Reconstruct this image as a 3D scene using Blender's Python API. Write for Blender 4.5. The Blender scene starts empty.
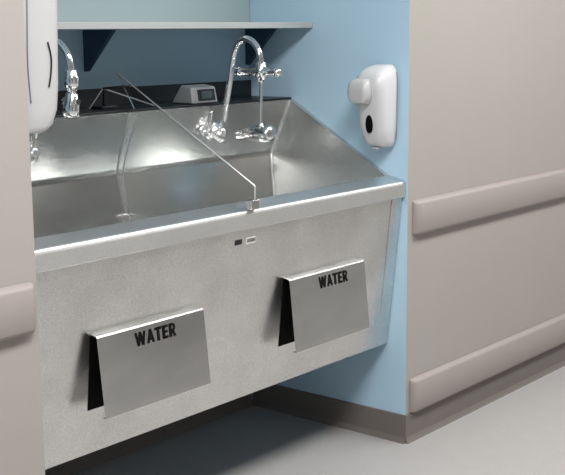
import bpy, bmesh, math
from mathutils import Vector, Matrix
scene=bpy.context.scene
scene.view_settings.view_transform='Standard'
COL=scene.collection

# ---------------- materials ----------------
def srgb(h):
    h=h.lstrip('#'); o=[]
    for i in (0,2,4):
        c=int(h[i:i+2],16)/255; o.append(c/12.92 if c<=.04045 else ((c+.055)/1.055)**2.4)
    return (*o,1)
def mat(name,col,rough=.5,metal=0,noise=0,nscale=20,bump=0,bscale=200,stretch=(1,1,1),rvar=0,spec=.5,aniso=0,grain=0):
    m=bpy.data.materials.new(name); m.use_nodes=True; nt=m.node_tree; b=nt.nodes['Principled BSDF']
    c=srgb(col) if isinstance(col,str) else col
    b.inputs['Base Color'].default_value=c; b.inputs['Roughness'].default_value=rough; b.inputs['Metallic'].default_value=metal
    b.inputs['Specular IOR Level'].default_value=spec
    tc=nt.nodes.new('ShaderNodeTexCoord'); mp=nt.nodes.new('ShaderNodeMapping'); mp.inputs['Scale'].default_value=stretch
    nt.links.new(tc.outputs['Object'],mp.inputs['Vector'])
    def nz(s,d=4):
        n=nt.nodes.new('ShaderNodeTexNoise'); n.inputs['Scale'].default_value=s; n.inputs['Detail'].default_value=d
        nt.links.new(mp.outputs[0],n.inputs['Vector']); return n
    def rng(sock,lo,hi):
        r=nt.nodes.new('ShaderNodeMapRange'); r.inputs['From Min'].default_value=.3; r.inputs['From Max'].default_value=.7
        r.inputs['To Min'].default_value=lo; r.inputs['To Max'].default_value=hi; r.interpolation_type='SMOOTHSTEP'
        nt.links.new(sock,r.inputs['Value']); return r.outputs[0]
    if noise or grain:
        f=rng(nz(nscale).outputs['Fac'],1-noise,1+noise)
        if grain:
            g=rng(nz(260,2).outputs['Fac'],1-grain,1+grain)
            mm=nt.nodes.new('ShaderNodeMath'); mm.operation='MULTIPLY'; nt.links.new(f,mm.inputs[0]); nt.links.new(g,mm.inputs[1]); f=mm.outputs[0]
        mx=nt.nodes.new('ShaderNodeVectorMath'); mx.operation='SCALE'; mx.inputs[0].default_value=c[:3]
        nt.links.new(f,mx.inputs['Scale']); nt.links.new(mx.outputs[0],b.inputs['Base Color'])
    if rvar: nt.links.new(rng(nz(nscale*.5,1).outputs['Fac'],rough-rvar,rough+rvar),b.inputs['Roughness'])
    if bump:
        n=nz(bscale); bp=nt.nodes.new('ShaderNodeBump'); bp.inputs['Strength'].default_value=bump; bp.inputs['Distance'].default_value=.002
        nt.links.new(n.outputs['Fac'],bp.inputs['Height']); nt.links.new(bp.outputs[0],b.inputs['Normal'])
    if aniso:
        b.inputs['Anisotropic'].default_value=aniso
        ge=nt.nodes.new('ShaderNodeNewGeometry'); cr=nt.nodes.new('ShaderNodeVectorMath'); cr.operation='CROSS_PRODUCT'
        cr.inputs[1].default_value=(1,.25,0); nt.links.new(ge.outputs['Normal'],cr.inputs[0]); nt.links.new(cr.outputs[0],b.inputs['Tangent'])
    return m
M_steel=mat('brushed_steel',(.74,.74,.73,1),.23,1,noise=.03,nscale=5,stretch=(1,2,3),aniso=.55,grain=.07)
M_rim=mat('rim_steel',(.70,.70,.695,1),.38,1,noise=.03,nscale=5,aniso=.75,grain=.05)
M_apron=mat('apron_steel',(.70,.695,.68,1),.31,1,noise=.07,nscale=6,rvar=.05,aniso=.4,grain=.10)
M_flap=mat('flap_steel',(.62,.62,.615,1),.26,1,noise=.05,nscale=5,stretch=(1,1,3),aniso=.5,grain=.07)
M_chrome=mat('chrome',(.88,.88,.88,1),.08,1)
M_wire=mat('satin_wire',(.72,.72,.72,1),.4,.6)
M_blue=mat('blue_paint','#b0cee1',.55,noise=.01,nscale=3,bump=.05,bscale=300)
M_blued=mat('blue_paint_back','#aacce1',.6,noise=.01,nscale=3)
M_gray=mat('grey_wall_panel','#a19b96',.55,noise=.008,nscale=4,bump=.05,bscale=350)
M_rail=mat('bumper_rail_vinyl','#98908b',.5,noise=.01,nscale=10,bump=.05,bscale=350)
M_base=mat('rubber_baseboard','#6e6864',.55,noise=.02,nscale=10)
M_floor=mat('vinyl_floor','#a3a1a0',.45,noise=.02,nscale=20,grain=.12,bump=.02,bscale=300)
M_ceil=mat('ceiling_tile','#dedede',.9)
M_room=mat('corridor_wall','#b4b4b2',.7)
M_refl=mat('dark_reflection_finish','#4a4642',.5)  # dark finish of the added slabs that the steel reflects
M_black=mat('black_plastic','#101216',.4)
M_dark=mat('cavity_shade_and_window_black','#060606',.8,spec=.1)  # painted shade behind the knee panels, also the black dispenser window
M_navy=mat('navy_bracket','#25435e',.5)
M_white=mat('white_plastic','#c6c6c8',.35)
M_white2=mat('light_grey_plastic','#b4b3b4',.4)
M_seam=mat('cover_seam_grey','#7c7c7e',.6)  # grey of the cover seam lines on both dispensers
M_lgray=mat('grey_plastic','#b4b4b4',.3)
M_mgray=mat('timer_grey','#7d8082',.4)
M_paint=mat('shelf_laminate','#a9adac',.5)
M_green=mat('grey_green_panel','#a0b1b2',.35)
M_ink=mat('black_ink','#050505',.6,spec=.2)
M_label=mat('label_white','#d8d8d4',.5)
M_screen=mat('lcd_screen','#3f4a4a',.2)
def emit(name,s):
    m=bpy.data.materials.new(name); m.use_nodes=True; b=m.node_tree.nodes['Principled BSDF']
    b.inputs['Emission Color'].default_value=(1,1,.99,1); b.inputs['Emission Strength'].default_value=s; return m
M_glass=bpy.data.materials.new('clear_acrylic'); M_glass.use_nodes=True
nt=M_glass.node_tree; nt.nodes.remove(nt.nodes['Principled BSDF'])
tr=nt.nodes.new('ShaderNodeBsdfTransparent'); tr.inputs[0].default_value=(.965,.98,.975,1)
gl=nt.nodes.new('ShaderNodeBsdfGlossy'); gl.inputs['Roughness'].default_value=.03
fr=nt.nodes.new('ShaderNodeFresnel'); fr.inputs[0].default_value=1.3
mx=nt.nodes.new('ShaderNodeMixShader'); nt.links.new(fr.outputs[0],mx.inputs[0]); nt.links.new(tr.outputs[0],mx.inputs[1]); nt.links.new(gl.outputs[0],mx.inputs[2])
nt.links.new(mx.outputs[0],nt.nodes['Material Output'].inputs[0])

# ---------------- helpers ----------------
def empty(name,loc=(0,0,0)):
    e=bpy.data.objects.new(name,None); e.location=loc; e.empty_display_size=.1; COL.objects.link(e); return e
def mesh(name,verts,faces,mats,parent=None,smooth=False,fm=None,bevel=0,seg=3,ang=30):
    me=bpy.data.meshes.new(name); me.from_pydata([tuple(v) for v in verts],[],faces)
    if not isinstance(mats,(list,tuple)): mats=[mats]
    for m in mats: me.materials.append(m)
    if fm:
        for p,i in zip(me.polygons,fm): p.material_index=i
    bm=bmesh.new(); bm.from_mesh(me); bmesh.ops.recalc_face_normals(bm,faces=bm.faces); bm.to_mesh(me); bm.free()
    for p in me.polygons: p.use_smooth=smooth
    o=bpy.data.objects.new(name,me); COL.objects.link(o)
    if parent: o.parent=parent
    if bevel:
        b=o.modifiers.new('b','BEVEL'); b.width=bevel; b.segments=seg; b.limit_method='ANGLE'; b.angle_limit=math.radians(ang)
        b.harden_normals=False
        for p in me.polygons: p.use_smooth=True
        w=o.modifiers.new('w','WEIGHTED_NORMAL'); w.keep_sharp=False
    return o
def box(name,x0,x1,y0,y1,z0,z1,m,parent=None,bevel=0,seg=3,fm=None):
    v=[(x,y,z) for x in (x0,x1) for y in (y0,y1) for z in (z0,z1)]
    f=[(0,1,3,2),(4,6,7,5),(0,4,5,1),(2,3,7,6),(0,2,6,4),(1,5,7,3)]
    return mesh(name,v,f,m,parent,bevel=bevel,seg=seg,fm=fm)
def catmull(pts,n=8):
    P=[Vector(p) for p in pts]; P=[2*P[0]-P[1]]+P+[2*P[-1]-P[-2]]; out=[]
    for i in range(1,len(P)-2):
        a,b,c,d=P[i-1:i+3]
        for k in range(n):
            t=k/n; out.append(.5*((2*b)+(c-a)*t+(2*a-5*b+4*c-d)*t*t+(3*b-a-3*c+d)*t**3))
    out.append(P[-2]); return out
def tube(name,pts,r,m,parent=None,seg=16,smooth=True,n=8):
    pts=catmull(pts,n) if smooth else [Vector(p) for p in pts]
    rs=r if isinstance(r,(list,tuple)) else [r]*len(pts)
    v=[];f=[]; up=None
    for i,p in enumerate(pts):
        t=(pts[min(i+1,len(pts)-1)]-pts[max(i-1,0)]).normalized()
        if up is None: up=t.orthogonal().normalized()
        up=(up-t*up.dot(t)).normalized(); s=t.cross(up)
        for k in range(seg):
            a=2*math.pi*k/seg; v.append(p+rs[i]*(math.cos(a)*up+math.sin(a)*s))
    for i in range(len(pts)-1):
        for k in range(seg):
            a=i*seg+k; b=i*seg+(k+1)%seg; f.append((a,b,b+seg,a+seg))
    f.append(tuple(range(seg))); f.append(tuple(reversed(range((len(pts)-1)*seg,len(pts)*seg))))
    o=mesh(name,v,f,m,parent)
    for p in o.data.polygons[:-2]: p.use_smooth=True
    return o
def lathe(name,origin,axis,prof,m,parent=None,seg=24):
    ax=Vector(axis).normalized(); O=Vector(origin)
    return tube(name,[O+ax*d for d,_ in prof],[r for _,r in prof],m,parent,seg,smooth=False)
def loftx(name,prof,x0,x1,m,parent=None,bevel=0,closed=True,thick=0):
    n=len(prof); v=[(x0,*p) for p in prof]+[(x1,*p) for p in prof]
    f=[(i,(i+1)%n,n+(i+1)%n,n+i) for i in range(n if closed else n-1)]
    if closed: f+= [tuple(range(n)),tuple(reversed(range(n,2*n)))]
    o=mesh(name,v,f,m,parent,bevel=0)
    if thick:
        s=o.modifiers.new('s','SOLIDIFY'); s.thickness=thick; s.offset=0
    if bevel:
        b=o.modifiers.new('b','BEVEL'); b.width=bevel; b.segments=3; b.limit_method='ANGLE'
    return o
def rrect(c0,c1,d0,d1,r,n=5):
    out=[]
    for cx,cy,a0 in ((c1-r,d1-r,0),(c0+r,d1-r,90),(c0+r,d0+r,180),(c1-r,d0+r,270)):
        for k in range(n+1):
            a=math.radians(a0+90*k/n); out.append((cx+r*math.cos(a),cy+r*math.sin(a)))
    return out
def loftz(name,secs,m,parent=None,subs=0):
    v=[];f=[]; n=None
    for z,x0,x1,y0,y1,r in secs:
        R=rrect(x0,x1,y0,y1,min(r,(x1-x0)/2-1e-4,(y1-y0)/2-1e-4)); n=len(R); v+=[(a,b,z) for a,b in R]
    for i in range(len(secs)-1):
        for k in range(n): f.append((i*n+k,i*n+(k+1)%n,(i+1)*n+(k+1)%n,(i+1)*n+k))
    f.append(tuple(range(n))); f.append(tuple(reversed(range((len(secs)-1)*n,len(secs)*n))))
    o=mesh(name,v,f,m,parent,smooth=True)
    o.modifiers.new('e','EDGE_SPLIT').split_angle=math.radians(50)
    return o

# ---------------- room ----------------
W=1.5708; D=.70; HT=2.6; XE=3.2; XW=-5.2; YS=-3.6
box('floor',XW,XE,YS,D+.1,-.1,0,M_floor)
box('ceiling',XW,XE,YS,D+.1,HT,HT+.1,M_ceil)
box('wall_right',0,XE,0,D+.1,0,HT,[M_gray,M_blue],fm=[1,0,0,0,0,0])
box('wall_left',XW,-W,0,D+.1,0,HT,[M_gray,M_blue],fm=[0,1,0,0,0,0])
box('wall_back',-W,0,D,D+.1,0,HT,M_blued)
box('wall_front',XW,XE,YS-.1,YS,0,HT,M_room)
box('wall_east',XE,XE+.1,YS,D+.1,0,HT,M_room)
box('wall_west',XW-.1,XW,YS,D+.1,0,HT,M_room)
box('reflection_slab_1',-.4,.7,YS+.001,YS+.045,.001,2.1,M_refl)  # three unseen door-shaped slabs, added to streak the steel's reflections dark
box('reflection_slab_2',1.6,2.6,YS+.001,YS+.045,.001,2.1,M_refl)
box('reflection_slab_3',-3.4,-2.4,YS+.001,YS+.045,.001,2.1,M_refl)
def base(name,x0,x1):
    loftx(name,[(0,0),(-.016,0),(-.011,.008),(-.006,.02),(-.005,.097),(-.003,.10),(0,.10)],x0,x1,M_base)
base('baseboard_right',-.005,XE); base('baseboard_left',XW,-W+.005)
pr=[(0,0),(-.016,0),(-.011,.008),(-.006,.02),(-.005,.097),(-.003,.10),(0,.10)]
def basey(name,xw,sgn,y0,y1):
    n=len(pr); v=[(xw+sgn*p[0],y0,p[1]) for p in pr]+[(xw+sgn*p[0],y1,p[1]) for p in pr]
    f=[(i,(i+1)%n,n+(i+1)%n,n+i) for i in range(n)]+[tuple(range(n)),tuple(reversed(range(n,2*n)))]
    mesh(name,v,f,M_base)
basey('baseboard_alcove_right',0,1,-.005,D); basey('baseboard_alcove_left',-W,-1,-.005,D)
loftx('baseboard_back',[(D+p[0],p[1]) for p in pr],-W+.016,-.016,M_base)
def rail(name,x0,x1,z0,z1):
    h=z1-z0
    pf=[(-.001,z0),(-.014,z0+.001),(-.022,z0+.006),(-.026,z0+.014),(-.028,z0+h*.5),(-.026,z1-.014),(-.022,z1-.006),(-.014,z1-.001),(-.001,z1)]
    n=len(pf); rings=[]
    L=[(0,.35),(.004,.62),(.010,.84),(.018,.96),(.028,1.0)]
    for dx,s in L: rings.append((x0+dx,s))
    for dx,s in reversed(L): rings.append((x1-dx,s))
    v=[];f=[]
    zc=(z0+z1)/2
    for x,s in rings:
        hs=.90+.10*s
        for (y,z) in pf: v.append((x,y*s,zc+(z-zc)*hs))
    for i in range(len(rings)-1):
        for k in range(n): f.append((i*n+k,i*n+(k+1)%n,(i+1)*n+(k+1)%n,(i+1)*n+k))
    f.append(tuple(range(n))); f.append(tuple(range((len(rings)-1)*n,len(rings)*n)))
    o=mesh(name,v,f,M_rail,smooth=True); o.modifiers.new('e','EDGE_SPLIT').split_angle=math.radians(40)
rail('trim_1',.030,XE-.01,.731,.852)
rail('trim_2',.022,XE-.01,.1015,.226)
rail('trim_3',XW+.01,-W-.014,.731,.852)
rail('trim_4',XW+.01,-W-.014,.1015,.226)
def troffer(x,y,P,name='ceiling_light',sx=1.2,sy=.6):
    e=empty(name,(x,y,HT))
    box('frame',-sx/2-.03,sx/2+.03,-sy/2-.03,sy/2+.03,-.02,-.001,M_ceil,e)
    box('diffuser',-sx/2,sx/2,-sy/2,sy/2,-.024,-.0205,emit('diffuser_glow',2.0),e)
    l=bpy.data.lights.new('lamp','AREA'); l.shape='RECTANGLE'; l.size=sx; l.size_y=sy; l.energy=P; l.color=(1,.99,.975)
    o=bpy.data.objects.new('lamp',l); o.location=(0,0,-.03); COL.objects.link(o); o.parent=e
troffer(-3.6,-1.3,44); troffer(-1.6,-1.2,52); troffer(.4,-1.2,44); troffer(2.2,-1.3,32)
w=bpy.data.worlds.new('w'); scene.world=w; w.use_nodes=True
w.node_tree.nodes['Background'].inputs[0].default_value=(.8,.85,.9,1); w.node_tree.nodes['Background'].inputs[1].default_value=.15

# ---------------- sink ----------------
S=empty('scrub_sink')
XL=-W+.003; XR=-.003
ip=[(.075,.935),(.092,.80),(.107,.735),(.16,.705),(.30,.695),(.45,.705),(.52,.745),(.535,.85),(.56,.99),(.49,1.18)]
inner=[(y,z,.018+.12*((1.18-z)-.59*(.49-y))) for y,z in ip]
n=len(inner); v=[];f=[]
for y,z,o in inner: v.append((XL+o,y,z))
for y,z,o in inner: v.append((XR-o,y,z))
for i in range(n-1): f.append((i,i+1,n+i+1,n+i))
f.append(tuple(range(n))); f.append(tuple(range(n,2*n)))
basin=mesh('basin',v,f,M_steel,S)
bv=basin.modifiers.new('b','BEVEL'); bv.width=.012; bv.segments=4; bv.limit_method='ANGLE'; bv.angle_limit=math.radians(18)
for p in basin.data.polygons: p.use_smooth=True
basin.modifiers.new('w','WEIGHTED_NORMAL')
v=[(XL+.018,.075,.935),(XR-.018,.075,.935),(XL+.018,.49,1.18),(XR-.018,.49,1.18)]
a=len(v); v+=[(XL,.075,.935),(XL,.49,1.18),(XR,.075,.935),(XR,.49,1.18)]
f=[(a,0,2,a+1),(a+2,1,3,a+3)]
outer=[(.070,.9345),(.016,.9215),(.011,.919),(.008,.915),(.0065,.909),(.0065,.869),(.009,.866),(.03,.866)]
b=len(v); k=len(outer)
for y,z in outer: v.append((XL,y,z))
for y,z in outer: v.append((XR,y,z))
Lr=[a]+[b+i for i in range(k)]; Rr=[a+2]+[b+k+i for i in range(k)]
f.append((Lr[0],0,1,Rr[0],Rr[1],Lr[1]))
for i in range(1,k): f.append((Lr[i],Lr[i+1],Rr[i+1],Rr[i]))
c=len(v); bk=[(.695,1.18),(.695,.60),(.11,.45)]
for y,z in bk: v.append((XL,y,z))
for y,z in bk: v.append((XR,y,z))
f.append((a+1,2,3,a+3,c+3,c))
f.append((c,c+1,c+4,c+3)); f.append((c+1,c+2,c+5,c+4)); f.append((c+2,Lr[-1],Rr[-1],c+5))
f.append(tuple(Lr+[c+2,c+1,c,a+1])); f.append(tuple(Rr+[c+5,c+4,c+3,a+3]))
shell=mesh('rim_shell',v,f,M_rim,S)
loftx('apron',[(.0225,.8655),(.077,.351),(.079,.347),(.098,.347),(.098,.353),(.082,.353),(.030,.8655)],XL,XR-.001,M_apron,S)
loftx('apron_end_strip',[(.0192,.865),(.0755,.350),(.078,.350),(.0222,.865)],XR-.06,XR-.001,M_apron,S,bevel=.001)
loftx('apron_side_cap',[(.031,.862),(.083,.353),(.099,.353),(.12,.46),(.6,.60),(.6,.862)],XR-.0008,XR-.0002,M_apron,S)
box('ledge_top',XL,XR,.497,.694,1.181,1.187,M_black,S,bevel=.002)
box('ledge_upstand',XL,XR,.686,.697,1.187,1.245,M_black,S,bevel=.002)
for dx in (-.39,-1.18):
    lathe('drain',(dx,.30,.696),(0,0,1),[(0,.045),(.004,.045),(.006,.04),(.004,.03),(.003,.001)],M_chrome,S)
def apY(z): return .0225+(.8655-z)/(.8655-.351)*.0545
def label(name,x0,x1,z0,z1,m):
    loftx(name,[(apY(z1)-.001,z1),(apY(z0)-.001,z0),(apY(z0)+.0005,z0),(apY(z1)+.0005,z1)],x0,x1,m,S)
label('label_black',-.845,-.815,.823,.838,M_black)
label('label_white',-.795,-.755,.820,.838,M_label)
for i in range(7): 
    x=-.792+i*.0053
    loftx('label_bar',[(apY(.835)-.0016,.835),(apY(.824)-.0016,.824),(apY(.824)-.0008,.824),(apY(.835)-.0008,.835)],x,x+.003,M_ink,S)
def glyphs():
    T=.25; H_=.19
    def sl(x0,x1,y0=0,y1=1,t=T): return [(x0,y0),(x0+t,y0),(x1+t,y1),(x1,y1)]
    def rc(x0,x1,y0,y1): return [(x0,y0),(x1,y0),(x1,y1),(x0,y1)]
    out=[]
    def add(polys,ox): out.extend([[(x+ox,y) for x,y in p] for p in polys])
    t=.21
    add([sl(.20,.0,t=t),sl(.20,.40,t=t),sl(.60,.40,t=t),sl(.60,.80,t=t)],0); x=1.07
    add([sl(.0,.26,t=.22),sl(.50,.24,t=.22),rc(.14,.60,.2,.36)],x); x+=.76
    add([rc(0,.64,1-H_,1),rc(.20,.20+T,0,1)],x); x+=.72
    add([rc(0,T,0,1),rc(0,.54,0,H_),rc(0,.54,1-H_,1),rc(0,.50,.42,.42+H_-.02)],x); x+=.64
    R=[rc(0,T,0,1),rc(0,.34,1-H_,1),rc(0,.34,.40,.40+H_-.02)]
    N=8; cy=.70
    for i in range(N):
        a0=math.pi/2-math.pi*i/N; a1=math.pi/2-math.pi*(i+1)/N
        R.append([(.34+.12*math.cos(a0)*.6,cy+.11*math.sin(a0)),(.34+.27*math.cos(a0),cy+.30*math.sin(a0)),(.34+.27*math.cos(a1),cy+.30*math.sin(a1)),(.34+.12*math.cos(a1)*.6,cy+.11*math.sin(a1))])
    R.append([(.40,0),(.66,0),(.46,.45),(.24,.45)])
    add(R,x); x+=.66
    return out,x
def flap(x0,x1,zt,zb,xo):
    yt,yb=.016,-.006
    e=empty('knee_panel',(x0,0,0)); e.parent=S
    w=x1-x0
    loftx('plate',[(apY(zt+.006)-.002,zt+.006),(yt+.003,zt+.002),(yt,zt-.001),(yb,zb),(yb+.010,zb-.001)],0,w,M_flap,e,closed=False,thick=.0025,bevel=.0008)
    loftx('cavity_shade',[(apY(zt+.002)-.0012,zt+.002),(apY(zb+.006)-.0012,zb+.006),(apY(zb+.006)-.0002,zb+.006),(apY(zt+.002)-.0002,zt+.002)],.002,w-.03,M_dark,e)  # flat black plate on the apron, painting the opening's shade
    polys,gw=glyphs(); th=.036; sx=.150/gw; z0=zt-.049; v=[];f=[]
    for p in polys:
        i0=len(v)
        for px,pz in p:
            z=z0+pz*th; y=yt+(yb-yt)*(zt-z)/(zt-zb)-.0020
            v.append((xo+px*sx,y,z))
        f.append((i0,i0+1,i0+2,i0+3))
    mesh('water_lettering',v,f,M_ink,e)
flap(-1.378,-.99,.668,.462,.125)
flap(-.613,-.228,.683,.464,.138)

# ---------------- splash panel ----------------
G=empty('splash_divider'); G.parent=S; xm=-.785
poly=[(.553,1.295),(.002,.99),(.002,.944),(.078,.946),(.108,.80),(.12,.76),(.49,.76),(.525,.85),(.55,.99),(.485,1.172),(.484,1.19)]
loftx('pane',poly,xm-.002,xm+.002,M_glass,G)
tube('edge_rod',[(xm,.56,1.30),(xm,.001,.99),(xm,.0,.985),(xm,.0,.945)],.0021,M_wire,G,seg=8,smooth=False)
tube('back_rod',[(xm,.478,1.175),(xm,.547,.99),(xm,.524,.86)],.0022,M_wire,G,seg=8,smooth=False)
box('rim_clip',xm-.016,xm+.016,-.004,.022,.922,.95,M_flap,G,bevel=.003)
box('basin_clip',xm-.014,xm+.014,.505,.532,.835,.862,M_flap,G,bevel=.003)
tube('stand',[(xm-.02,.60,1.187),(xm-.02,.60,1.25),(xm-.004,.50,1.26)],.004,M_black,G,seg=8,smooth=False)
tube('stay',[(xm-.08,.60,1.189),(xm-.02,.60,1.25),(xm+.12,.52,1.192)],.0025,M_mgray,G,seg=8,smooth=False)
box('stand_foot',xm-.05,xm+.01,.57,.63,1.1875,1.197,M_black,G,bevel=.003)

# ---------------- faucets ----------------
def faucet(x,long=True):
    F=empty('gooseneck_faucet',(x,0,0))
    nrm=Vector((0,-.9384,-.3457))
    b0=Vector((0,.521,1.095))
    lathe('escutcheon',b0+nrm*.0015,nrm,[(0,.032),(.006,.032),(.012,.026),(.014,.019),(.030,.019),(.034,.022),(.05,.022),(.054,.014)],M_chrome,F)
    pts=[(0,.480,1.085),(0,.468,1.12),(0,.455,1.18),(0,.438,1.25),(0,.425,1.315),(0,.412,1.36),(0,.39,1.388),(0,.362,1.397),(0,.335,1.388),(0,.312,1.363),(0,.302,1.33),(0,.300,1.30)]
    tube('gooseneck',pts,.0102,M_chrome,F)
    tube('supply_elbow',[(0,.505,1.09),(0,.488,1.076),(0,.478,1.07),(0,.474,1.082),(0,.474,1.10)],.014,M_chrome,F)
    lathe('lever_hub',(-.055,.519,1.10),nrm,[(0,.018),(.01,.018),(.02,.013),(.03,.012)],M_chrome,F)
    tube('lever',[(-.055,.492,1.09),(-.058,.475,1.12),(-.06,.465,1.165)],.006,M_chrome,F)
    lathe('collar',(0,.300,1.325),(0,0,-1),[(0,.012),(.004,.017),(.016,.017),(.02,.020),(.045,.020),(.05,.015),(.06,.013),(.064,.007)],M_chrome,F)
    if long:
        lathe('cross_bar',(0,.408,1.292),(0,-1,0),[(0,.006),(.004,.014),(.022,.015),(.026,.011),(.07,.011),(.076,.015),(.13,.015),(.136,.010),(.160,.0105),(.166,.015),(.184,.014),(.188,.005)],M_chrome,F)
        tube('drop_tube',[(0,.300,1.265),(0,.302,1.2),(0,.305,1.12)],.0055,M_chrome,F)
        lathe('spray_head',(0,.400,1.087),(0,-1,.06),[(0,.014),(.004,.020),(.03,.021),(.034,.025),(.07,.026),(.075,.028),(.135,.028),(.142,.023),(.143,.001)],M_chrome,F)
        lathe('head_joint',(0,.305,1.13),(0,0,-1),[(0,.008),(.01,.011),(.03,.011)],M_chrome,F)
    else:
        lathe('spray_head',(0,.300,1.265),(0,.12,-1),[(0,.009),(.006,.017),(.03,.019),(.034,.022),(.062,.022),(.068,.018),(.069,.001)],M_chrome,F)
        lathe('knob',(0,.335,1.238),(0,-1,0),[(0,.006),(.004,.012),(.02,.012),(.024,.008),(.06,.008)],M_chrome,F)
faucet(-.40); faucet(-1.185,False)

# ---------------- timer on the ledge ----------------
T=empty('scrub_timer')
x0,x1=-.510,-.385
vv=[(x0,.50,1.188),(x1,.50,1.188),(x1,.60,1.188),(x0,.60,1.188),(x0+.004,.510,1.242),(x1-.004,.510,1.242),(x1-.006,.56,1.249),(x0+.006,.56,1.249)]
mesh('housing',vv,[(0,1,2,3),(4,5,6,7),(0,1,5,4),(1,2,6,5),(2,3,7,6),(3,0,4,7)],M_mgray,T,bevel=.007)
def fy(z): return .50+(z-1.188)/.054*.010
loftx('bezel',[(fy(1.198)-.002,1.198),(fy(1.234)-.002,1.234),(fy(1.234)+.001,1.234),(fy(1.198)+.001,1.198)],x0+.03,x1-.015,M_black,T)
loftx('screen',[(fy(1.204)-.003,1.204),(fy(1.228)-.003,1.228),(fy(1.228),1.228),(fy(1.204),1.204)],x0+.045,x1-.03,M_screen,T)

# ---------------- shelf ----------------
H=empty('wall_shelf')
box('board',-W+.002,-.002,.40,D-.002,1.430,1.450,M_paint,H,bevel=.002)
for x in (-.785,-.012,-W+.012):
    mesh('bracket',[(x-.008,.56,1.4295),(x-.008,.699,1.4295),(x-.008,.699,1.30),(x-.008,.69,1.30),(x+.008,.56,1.4295),(x+.008,.699,1.4295),(x+.008,.699,1.30),(x+.008,.69,1.30)],
     [(0,1,2,3),(4,5,6,7),(0,1,5,4),(1,2,6,5),(2,3,7,6),(3,0,4,7)],M_navy,H)
box('trim_5',-W+.004,-.004,D-.008,D-.001,1.452,2.1,M_green)

# ---------------- soap dispenser (right wall) ----------------
E=empty('soap_dispenser')
loftz('body',[(1.036,-.05,-.001,.052,.115,.02),(1.041,-.072,-.001,.045,.125,.03),(1.055,-.088,-.001,.039,.131,.03),(1.10,-.10,-.001,.034,.138,.03),(1.17,-.108,-.001,.030,.142,.03),(1.23,-.118,-.001,.029,.145,.03),(1.265,-.118,-.001,.030,.143,.03),(1.285,-.10,-.001,.034,.138,.03),(1.300,-.075,-.001,.043,.128,.025),(1.308,-.045,-.001,.055,.114,.02)],M_white,E)
loftz('push_lever',[(1.180,-.128,-.09,.084,.134,.015),(1.187,-.146,-.09,.074,.144,.018),(1.215,-.152,-.09,.067,.150,.018),(1.246,-.148,-.09,.068,.149,.018),(1.260,-.138,-.09,.076,.140,.016),(1.264,-.12,-.09,.082,.13,.012)],M_lgray,E)
tube('cover_seam',[(-.02,.0345,1.06),(-.024,.0305,1.10),(-.026,.0285,1.17),(-.026,.0275,1.24),(-.024,.0315,1.285)],.0015,M_seam,E,seg=6)
lathe('window',(0,0,0),(-1,0,0),[(0,.02),(.01,.02)],M_dark,E)
wb=E.children[-1]; wb.location=(-.0965,.086,1.115); wb.scale=(1,.66,1.5)
box('nozzle',-.07,-.045,.075,.1,1.028,1.037,M_lgray,E,bevel=.003)

# ---------------- dispenser on the left alcove wall ----------------
E2=empty('towel_dispenser')
a=-W+.001
loftz('body',[(1.188,a,a+.09,.05,.15,.03),(1.193,a,a+.108,.045,.16,.04),(1.205,a,a+.126,.042,.165,.045),(1.24,a,a+.14,.04,.165,.045),(1.30,a,a+.147,.04,.165,.045),(1.50,a,a+.155,.04,.165,.045),(1.56,a,a+.145,.042,.162,.04),(1.58,a,a+.11,.05,.155,.03)],M_white2,E2)
tube('front_seam',[(a+.096,.0385,1.40),(a+.104,.0385,1.365),(a+.102,.0385,1.33),(a+.094,.0385,1.295)],.0022,M_black,E2,seg=6)
tube('cover_seam',[(a+.045,.0395,1.56),(a+.040,.0395,1.45),(a+.036,.0395,1.35),(a+.040,.0395,1.26)],.0015,M_seam,E2,seg=6)

# ---------------- camera ----------------
y,t,r=.8814,.1761,.009
fw=Vector((math.sin(y)*math.cos(t),math.cos(y)*math.cos(t),-math.sin(t)))
rt=Vector((math.cos(y),-math.sin(y),0)); dn=fw.cross(rt)
c,s=math.cos(r),math.sin(r); rt,dn=c*rt+s*dn,-s*rt+c*dn
cam=bpy.data.cameras.new('camera'); co=bpy.data.objects.new('camera',cam); COL.objects.link(co)
m3=Matrix((rt,-dn,-fw)).transposed()
co.matrix_world=Matrix.Translation((-3.25,-2.1318,1.42)) @ m3.to_4x4()
cam.sensor_width=36; cam.lens=36*1159.44/565; cam.clip_start=.05
scene.camera=co
